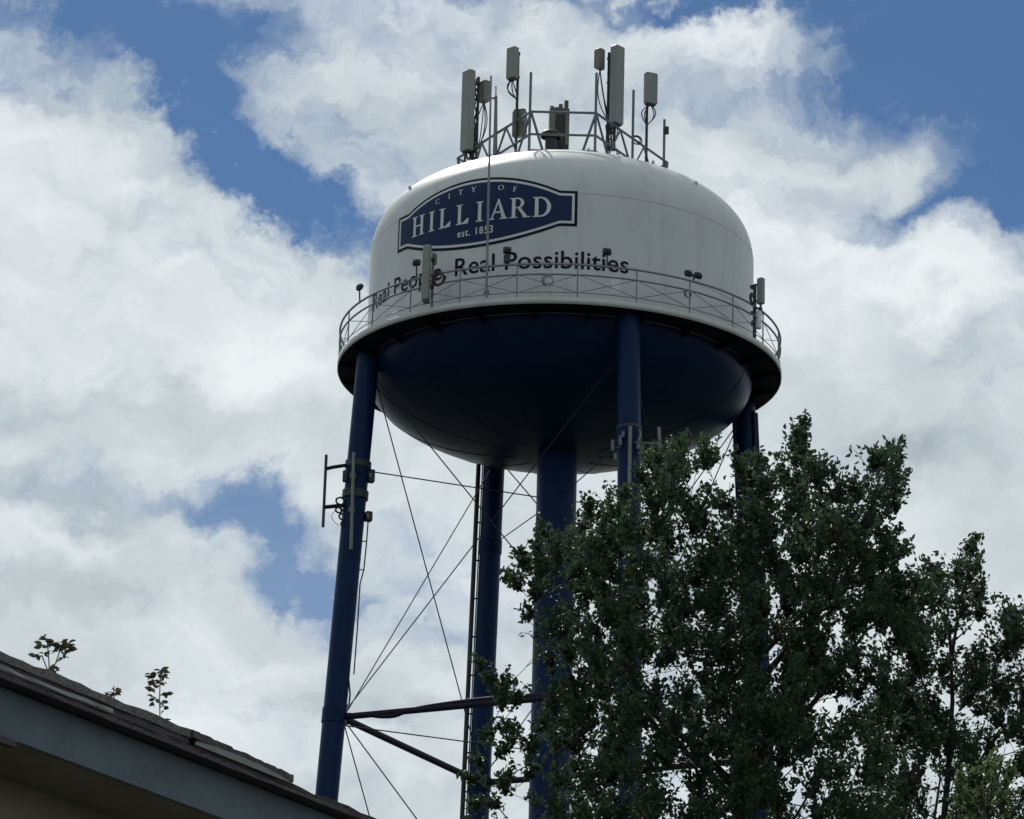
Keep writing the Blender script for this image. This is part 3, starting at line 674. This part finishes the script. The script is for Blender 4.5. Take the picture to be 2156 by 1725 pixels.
# ------------------------------------------------------------------ house eave, lower left
DIR = Vector((.4695, .8829, 0)).normalized(); INW = Vector((-DIR.y, DIR.x, 0))    # along the eave (away), and in towards the house
P0 = at(0, 1443, 12.0)                                                        # top of the fascia at the picture's left edge
ZF = P0.z
def ep(s, i, z): return P0+DIR*s+INW*i+Vector((0, 0, z))
def s_of(px):
    a, b = 0., 4.
    for _ in range(40):
        m = (a+b)/2; q = ep(m, 0, 0)-Vector((0, 0, EYE)); x = VW/2+FPX*q.dot(RT)/q.dot(FW)
        a, b = (m, b) if x < px else (a, m)
    return a
SE = 2.28                                                                      # end of the eave (the hip corner)
S0 = -4.0
house = thing('house', 'low house corner with slate blue fascia and worn shingle eave', 'house', (ep(SE, 2, 0).x, ep(SE, 2, 0).y, 0))
def slab(s0, s1, i0, i1, z0, z1, name, m, parent=house, label=None, n=1, jit=0., zt=None, tz0=0., tz1=0., bz0=0., bz1=0.):
    """a board running along the eave; optional ragged top"""
    vs = []; fs = []
    for k in range(n+1):
        s = s0+(s1-s0)*k/n; j = [random.uniform(-jit, jit) for _ in range(4)]
        tz = tz0+(tz1-tz0)*k/n; bz = bz0+(bz1-bz0)*k/n
        vs += [ep(s, i0+j[0]*.6, z0+bz+j[1]*.4), ep(s, i1, z0+bz), ep(s, i1, z1+tz), ep(s, i0+j[2]*.6, z1+tz+j[3])]
    for k in range(n):
        for q in range(4): fs.append((k*4+q, k*4+(q+1) % 4, k*4+4+(q+1) % 4, k*4+4+q))
    fs += [(3, 2, 1, 0), (n*4, n*4+1, n*4+2, n*4+3)]
    return MB().add(vs, fs).build(name, m, parent, label)
FH = .152
fasc = slab(S0, SE, 0, .025, -FH, -.004, 'fascia_board', M['fascia'], label='slate blue painted fascia board')
slab(S0, SE-.03, .027, .36, -FH+.012, -FH+.025, 'soffit', M['soffit'])
slab(S0, .1, -.004, .024, -FH-.022, -FH-.002, 'shadow_gap_strip', M['drip'])  # dark strip standing in for the shadow gap below the fascia
slab(S0, SE-.36, .362, .50, -ZF, -FH+.008, 'wall', M['wall'])
slab(SE-.5, SE-.362, .50, 6, -ZF, -FH+.008, 'wall', M['wall'])
slab(SE-.025, SE-.002, .03, 7, -FH, -.004, 'fascia_board', M['fascia'])
# hip roof plane
SL = 19.0; tn = math.tan(R_(SL))
def roof():
    o = -.05; th = .022; NN = 60; mb = MB(); vs = []; rows = 24; L_ = 3.2
    # front plane: grid from eave up, clipped by the hip on the right
    for r in range(rows+1):
        i = o+L_*r/rows
        for k in range(NN+1):
            s = S0+(SE-.0+.05-(i-o)-S0)*k/NN
            vs.append(ep(s, i, (i-o)*tn+.02+random.uniform(-.006, .006)*(1 if r else .3)))
    n = NN+1
    fs = [(r*n+k, r*n+k+1, (r+1)*n+k+1, (r+1)*n+k) for r in range(rows) for k in range(NN)]
    mb.add(vs, fs)
    a, b, c = ep(SE+.05, o, .02), ep(SE+.05-L_, o+L_, L_*tn+.02), ep(SE+.05, o+2*L_, .02)
    mb.add([a, c, b], [(0, 1, 2)])
    return mb.build('roof', M['shingle2'], house, 'grey weathered shingle hip roof')
rf = roof()
slab(S0, SE+.05, -.06, .10, .0, .014, 'drip_edge', M['drip'], n=70, jit=.003)
slab(S0, SE+.055, -.052, .09, .016, .030, 'shingle_course', M['shingle'], n=80, jit=.005)
s372, s205 = s_of(372), s_of(205)
slab(S0, s205, -.058, .06, .026, .040, 'shingle_course', M['felt'], n=60, jit=.004, label='pale grey weathered edge strip')
slab(S0, s372, -.046, .06, .032, .062, 'shingle_course', M['drip'], n=70, jit=.004, tz0=.004, tz1=-.010)
slab(S0, s372+.05, -.052, .06, .060, .092, 'shingle_course', M['shingle2'], n=80, jit=.004, tz0=.010, tz1=-.015, bz0=.012, bz1=-.010)
slab(S0, s_of(300), -.057, .05, .020, .027, 'shingle_course', M['shingle'], n=60, jit=.004)
# lifted course with pale underlay showing
def lifted():
    mb = MB(); n = 30; vs = []; fs = []
    for k in range(n+1):
        f = k/n; s = s_of(372)+(s_of(586)-s_of(372))*f; lift = .052-.016*f
        for (i, z) in ((-.06, lift), (.10, .040), (.10, .060), (-.06, lift+.025+random.uniform(-.0025, .0025))): vs.append(ep(s, i+random.uniform(-.002, .002), z))
    for k in range(n):
        for q in range(4): fs.append((k*4+q, k*4+(q+1) % 4, k*4+4+(q+1) % 4, k*4+4+q))
    fs += [(3, 2, 1, 0), (n*4, n*4+1, n*4+2, n*4+3)]
    return mb.add(vs, fs).build('lifted_shingle', M['drip'], house, 'dark lifted shingle strip near the eave corner')
lifted()
mb = MB(); vs = []; n = 24
for k in range(n+1):
    f = k/n; s = s_of(376)+(s_of(578)-s_of(376))*f; h = .019*math.sin(PI*min(1, .12+.88*f))**.7+.002
    vs += [ep(s, -.064, .030-.002*f), ep(s, -.066, .030-.002*f+h)]
mb.add(vs+[v+INW*.006 for v in vs], [(2*k, 2*k+2, 2*k+3, 2*k+1) for k in range(n)]+[(2*n+2+2*k+1, 2*n+2+2*k+3, 2*n+2+2*k+2, 2*n+2+2*k) for k in range(n)]+[(2*k+1, 2*k+3, 2*n+2+2*k+3, 2*n+2+2*k+1) for k in range(n)])
mb.build('torn_underlay', M['felt'], house, 'pale torn underlay strip showing under a lifted shingle')

# ------------------------------------------------------------------ leaves
def leaf_arrays(cent, nrm, axis, ln, wd, fold=.25):
    """n leaves, each 6 points and two quads folded on the midrib"""
    n = len(cent); side = np.cross(nrm, axis); side /= np.linalg.norm(side, axis=1)[:, None]+1e-9
    up = np.cross(axis, side)
    ln = ln[:, None]; wd = wd[:, None]
    base = cent-axis*ln*.5; tip = cent+axis*ln*.5-up*ln*.08
    l1 = cent-axis*ln*.22+side*wd*.5+up*wd*fold; l2 = cent+axis*ln*.14+side*wd*.42+up*wd*fold
    r1 = cent-axis*ln*.22-side*wd*.5+up*wd*fold; r2 = cent+axis*ln*.14-side*wd*.42+up*wd*fold
    V = np.stack([base, tip, l1, l2, r1, r2], 1).reshape(-1, 3)
    F = (np.arange(n)[:, None, None]*6+np.array([[0, 1, 3, 2], [0, 4, 5, 1]])[None]).reshape(-1, 4)
    return V, F
def leaf_object(name, V, F, m, parent):
    off = Vector((0, 0, 0)); p = parent
    while p is not None: off += p.location; p = p.parent
    V = V-np.array(off)
    me = bpy.data.meshes.new(name); me.vertices.add(len(V)); me.vertices.foreach_set('co', V.ravel().astype(np.float32))
    me.loops.add(F.size); me.loops.foreach_set('vertex_index', F.ravel().astype(np.int32))
    me.polygons.add(len(F)); me.polygons.foreach_set('loop_start', (np.arange(len(F))*4).astype(np.int32))
    me.materials.append(m); me.update(calc_edges=True); me.validate()
    o = bpy.data.objects.new(name, me); C.objects.link(o); o.parent = parent; return o
def rand_dirs(n, zb=0.):
    v = rng.normal(size=(n, 3)); v[:, 2] += zb; return v/np.linalg.norm(v, axis=1)[:, None]

def inside(poly, x, y):
    c = False; n = len(poly); j = n-1
    for i in range(n):
        xi, yi = poly[i]; xj, yj = poly[j]
        if (yi > y) != (yj > y) and x < (xj-xi)*(y-yi)/(yj-yi)+xi: c = not c
        j = i
    return c
def edge_dist(poly, x, y):
    d = 1e9
    for (ax, ay), (bx, by) in zip(poly, poly[1:]+poly[:1]):
        t = max(0, min(1, ((x-ax)*(bx-ax)+(y-ay)*(by-ay))/((bx-ax)**2+(by-ay)**2+1e-9))); d = min(d, math.hypot(x-ax-t*(bx-ax), y-ay-t*(by-ay)))
    return d
def make_tree(name, label, base_px, Y, tips, trunk_r, leafmat, leaf_len, per, clus, fork_z, tw=7, group=None, lean=Vector((0, 0, 0)), name_cat='tree'):
    """tips: branch ends as world points; each ends in a leafy spray"""
    b = at(base_px, 1725, Y); base = Vector((b.x, b.y, 0))
    t = thing(name, label, name_cat, tuple(base), group)
    wood = MB(); top = max(p.z for p, q in tips)
    axis = lambda z: base+lean*(z/top)+Vector((.10*math.sin(z*1.1), .10*math.cos(z*.9), z))
    zs = np.linspace(0, top*.93, 16)
    wood.tube([axis(z) for z in zs], [max(.012, trunk_r*(1-z/top*.96)) for z in zs], 10)
    Vs = []; Fs = []; cnt = 0; nodes = []          # nodes of the scaffold limbs: point, radius
    order = list(range(len(tips))); random.shuffle(order)
    scaf = []
    for i in order:
        if len(scaf) >= 16: break
        if tips[i][1] > .7 and all((tips[i][0]-tips[j][0]).length > 1.1 for j in scaf): scaf.append(i)
    order = scaf+[i for i in order if i not in scaf]
    for oi, i in enumerate(order):
        p, k = tips[i]; main = oi < len(scaf)
        ap = axis(p.z); horiz = math.hypot(p.x-ap.x, p.y-ap.y)
        best = None
        if not main:
            for q, rr in nodes:
                dz = p.z-q.z; l = (p-q).length
                if dz > .25*l and (best is None or l < best[0]): best = (l, q, rr)
        if best is None or best[0] > 2.6:
            z0 = max(fork_z*random.uniform(.8, 1.1), p.z-.4-horiz*random.uniform(.8, 1.3)); z0 = min(z0, top*.9)
            a = axis(z0); r0 = min(trunk_r*.5*(1-z0/top*.75), .012+.014*(p-a).length)
        else:
            a = best[1]; r0 = min(best[2]*.7, .006+.008*best[0])
        ln_ = (p-a).length
        mid = a.lerp(p, .5)+Vector((0, 0, -.06*ln_))+Vector([random.uniform(-.06, .06)*ln_ for _ in range(3)])
        pts = [a, a.lerp(mid, .5)+Vector([random.uniform(-.02, .02)*ln_ for _ in range(3)]), mid, mid.lerp(p, .55)+Vector([random.uniform(-.03, .03)*ln_ for _ in range(3)]), p]
        sp = spline([tuple(q) for q in pts], 2)
        rs = [max(.0035, r0*(1-i_/9)) for i_ in range(9)]
        wood.tube(sp, rs, 6 if main else 4, False)
        for q, rr in list(zip(sp, rs))[2:]: nodes.append((Vector(q), rr))
        # twigs in the spray
        d = (p-mid).normalized(); ntw = int(tw*k)+3
        for _ in range(ntw):
            f = random.uniform(.45, 1.0); o = mid.lerp(p, f)
            dr = Vector(rand_dirs(1, .9)[0])*.8+d*.9+Vector((0, 0, .25)); dr.normalize(); ll = clus*k*random.uniform(.45, 1.25)*(1.25-.5*f)
            e = o+dr*ll
            wood.tube([o, o.lerp(e, .5)+Vector((0, 0, -.02)), e], [.007, .005, .003], 3, False)
            n = max(4, int(per*random.uniform(.6, 1.3)))
            f2 = rng.uniform(.15, 1.08, n); c = np.array(o)[None]+(np.array(e)-np.array(o))[None]*f2[:, None]+rng.normal(0, .028, (n, 3))
            ax = rand_dirs(n)*.9+np.array(dr)[None]*.6; ax[:, 2] -= .15; ax /= np.linalg.norm(ax, axis=1)[:, None]
            ln = leaf_len*rng.uniform(.65, 1.25, n)
            v, fc = leaf_arrays(c, rand_dirs(n, .7), ax, ln, ln*rng.uniform(.42, .68, n), .18)
            Vs.append(v); Fs.append(fc+cnt); cnt += len(v)
    wood.build('trunk', M['bark'], t)
    leaf_object('crown', np.concatenate(Vs), np.concatenate(Fs), leafmat, t)
    return t
def sample_tips(poly, n, Y, dep, gaps=(), margin=28, thin=None):
    xs = [p[0] for p in poly]; ys = [p[1] for p in poly]; out = []; tries = 0; pts = []
    while len(out) < n and tries < n*60:
        tries += 1
        x, y = random.uniform(min(xs), max(xs)), random.uniform(min(ys), max(ys))
        if not inside(poly, x, y): continue
        e = edge_dist(poly, x, y)
        if e < margin: continue
        if thin and random.random() < thin(x, y): continue
        if any(math.hypot((x-gx)/rx, (y-gy)/ry) < 1 for gx, gy, rx, ry in gaps): continue
        dy = random.uniform(-1, 1)*dep*min(1, .25+e/190)
        if any((x-a)**2+(y-b)**2+(160*(dy-c))**2 < 48**2 for a, b, c in pts): continue
        pts.append((x, y, dy)); out.append((at(x, y, Y+dy), .75+.25*min(1, e/80)))
    return out
TY = 40.0
main_poly = [(1130, 1860), (1090, 1725), (1080, 1600), (1105, 1520), (1112, 1400), (1118, 1330), (1100, 1250), (1110, 1160), (1180, 1110), (1235, 1075), (1300, 1065), (1350, 985), (1440, 925), (1500, 935), (1515, 1010), (1545, 1060), (1560, 965), (1605, 955), (1640, 1000), (1655, 940), (1690, 885), (1725, 960), (1760, 1020), (1800, 1030),
    (1822, 950), (1850, 935), (1905, 950), (1925, 1010), (1890, 1110), (1910, 1180), (1925, 1225), (1960, 1260), (1970, 1330), (1930, 1400), (1900, 1500), (1880, 1860)]
gaps = [(1440, 1130, 16, 36), (1530, 1120, 16, 45), (1475, 1330, 34, 28), (1450, 1440, 38, 30), (1300, 1480, 26, 30), (1720, 1500, 34, 44), (1240, 1590, 32, 30), (1400, 1640, 36, 18), (1640, 1090, 12, 35), (1760, 1330, 30, 24), (1800, 1620, 40, 34), (1560, 1180, 14, 24), (1340, 1300, 16, 22), (1380, 1550, 24, 18)]
tips = sample_tips(main_poly, 420, TY, 2.2, gaps, 22, lambda x, y: .55 if x < 1215 and y > 1330 else .35 if x > 1740 and y > 1280 else .0)
for x, y, k in ((1690, 905, .45), (1688, 930, .55), (1690, 960, .6), (1672, 975, .6), (1710, 985, .6), (1855, 960, .55), (1885, 962, .55), (1900, 1010, .5), (1870, 1000, .55), (1845, 985, .5), (1865, 1050, .6), (1880, 1075, .5), (1440, 945, .6), (1480, 950, .55), (1420, 965, .6), (1500, 975, .5), (1580, 980, .6), (1560, 1000, .6), (1600, 985, .55),
                (1240, 1085, .55), (1225, 1115, .5), (1290, 1080, .5), (1100, 1170, .45), (1085, 1235, .45), (1072, 1222, .35), (1110, 1200, .45), (1105, 1300, .5), (1745, 1000, .5), (1790, 1040, .55), (1760, 1050, .6), (1900, 1160, .5), (1350, 1010, .55), (1320, 1060, .6), (1375, 985, .55), (1130, 1170, .6), (1150, 1140, .6), (1895, 1230, .5), (1880, 1180, .55), (1920, 1240, .55), (1890, 1265, .6), (1950, 1245, .55), (1860, 1140, .6)):
    tips.append((at(x, y, TY+random.uniform(-.5, .5)), k))
for x, y, k in ((1015, 1405, .42), (1030, 1430, .42), (1045, 1455, .42), (1060, 1470, .5), (1070, 1440, .5), (990, 1640, .33), (1005, 1600, .35), (1030, 1550, .45), (1020, 1500, .4), (1000, 1700, .42), (1025, 1650, .45), (1040, 1700, .5), (1060, 1580, .5), (1070, 1640, .5), (990, 1740, .5), (1080, 1540, .5), (1090, 1480, .5)):
    tips.append((at(x, y, TY+random.uniform(-.8, .3)), k))
make_tree('tree', 'tall dense dark green tree in front of the tower legs', 1580, TY, tips, .20, M['leaf'], .064, 20, .44, 5.0, 7)
right_poly = [(1760, 1860), (1790, 1500), (1850, 1350), (1910, 1235), (1950, 1190), (1990, 1185), (2030, 1170), (2045, 1125), (2070, 1180), (2085, 1240), (2075, 1300), (2020, 1345), (1985, 1390), (2010, 1390), (2080, 1360), (2100, 1310), (2140, 1285), (2260, 1330), (2300, 1500), (2330, 1860)]
gaps2 = [(1990, 1460, 36, 24), (2090, 1430, 26, 20), (1900, 1600, 28, 30), (2060, 1560, 20, 26), (2130, 1690, 40, 50), (1985, 1700, 30, 40), (2140, 1520, 14, 20), (1950, 1540, 22, 18)]
tips = sample_tips(right_poly, 185, TY+4, 1.9, gaps2, 22)
for x, y, k in ((2050, 1140, .4), (2045, 1165, .45), (2055, 1200, .5), (2070, 1245, .5), (1960, 1200, .45), (1975, 1215, .5), (2060, 1290, .5), (2140, 1300, .5), (2120, 1330, .5), (1930, 1240, .5)):
    tips.append((at(x, y, TY+4+random.uniform(-.4, .4)), k))
make_tree('tree', 'looser spreading tree at the right edge with sky showing between leaves', 1990, TY+4, tips, .15, M['leafolive'], .064, 19, .48, 5.0, 7)
yp = [(1985, 1800), (2010, 1650), (2060, 1610), (2110, 1615), (2150, 1700), (2170, 1800)]
tips = sample_tips(yp, 9, 33, .6, (), 12)
for x, y in ((2085, 1625), (2060, 1640), (2020, 1665), (2120, 1650), (2100, 1670), (2065, 1690), (2040, 1700)): tips.append((at(x, y, 33), .5))
make_tree('young_tree', 'young yellow green tree in the lower right corner', 2085, 33, tips, .05, M['leafbright'], .070, 7, .36, 3.5, 6)
yp = [(1240, 1800), (1270, 1725), (1330, 1700), (1400, 1710), (1440, 1740), (1450, 1800)]

# ------------------------------------------------------------------ seedlings sprouting from the eave
def seedling(label, root, leafspec, stems, Y):
    t = thing('seedling', label, 'seedling', tuple(root), 'maple seedlings sprouting from the roof edge')
    for pts in stems: MB().tube([Vector(at(x, y, Y)) for x, y in pts], .0022, 5).build('stem', M['stem'], t)
    for (x, y, s, dx) in leafspec:
        s *= .86
        c0 = np.array(at(x, y, Y))
        n = 5; pts = []
        # lobed leaf: three to five folded blades from one point, hanging
        dirs = [Vector((dx+.9*math.sin(q), random.uniform(-.35, .35), -.55+.75*math.cos(q))) for q in (-1.4, -.7, 0, .7, 1.4)]
        cs = []; axs = []; lns = []
        for q, d in zip((.75, .95, 1.1, .95, .75), dirs):
            d.normalize(); ln = s*q*random.uniform(.85, 1.15); cs.append(c0+np.array(d)*ln*.45+rng.normal(0, .004, 3)); axs.append(np.array(d)); lns.append(ln)
        nn = rand_dirs(5)*.5+np.array((0, -.8, .6))
        v, f = leaf_arrays(np.array(cs), nn, np.array(axs), np.array(lns), np.array(lns)*.62, .15)
        leaf_object('leaf', v, f, M['leafseed'], t)
YSD = 12.35
seedling('two-stemmed seedling with a spreading leafy top, leftmost on the roof edge', at(104, 1418, YSD), [(95, 1345, .033, -.1), (112, 1358, .035, .3), (90, 1360, .030, -.5), (128, 1360, .038, .2), (140, 1356, .038, .5), (144, 1368, .036, .6), (122, 1368, .032, 0), (80, 1382, .032, -.7), (92, 1380, .028, .2), (135, 1385, .024, .1), (106, 1410, .030, .1), (115, 1414, .026, .4), (133, 1372, .03, -.2), (101, 1352, .026, .4)],
         [[(104, 1420), (103, 1390), (99, 1345)], [(106, 1418), (118, 1395), (128, 1365)], [(101, 1414), (94, 1395), (88, 1380)], [(118, 1395), (130, 1384)]], YSD)
YSD = 12.8
seedling('tiny seedling between the two larger ones on the roof edge', at(238, 1480, YSD), [(238, 1462, .026, .4), (243, 1458, .026, .3), (232, 1464, .022, -.5), (240, 1450, .014, 0)], [[(240, 1482), (240, 1462), (240, 1448)]], YSD)
YSD = 13.0
seedling('tallest slender seedling with leaves stacked up one stem, rightmost on roof edge', at(338, 1545, YSD), [(330, 1420, .034, -.4), (342, 1415, .034, .3), (318, 1430, .030, -.5), (346, 1428, .028, .4), (325, 1440, .030, -.4), (338, 1438, .03, .2), (322, 1452, .028, -.6), (345, 1462, .034, .9), (325, 1470, .030, -.6), (342, 1480, .03, .5), (345, 1492, .024, .6), (322, 1482, .024, -.4), (332, 1524, .036, -.3), (342, 1522, .038, .3), (350, 1532, .034, .6), (356, 1538, .032, .7), (326, 1535, .03, -.2), (336, 1538, .034, .1)],
         [[(338, 1550), (337, 1510), (336, 1470), (338, 1412)], [(337, 1490), (345, 1484)], [(336, 1465), (346, 1460)]], YSD)
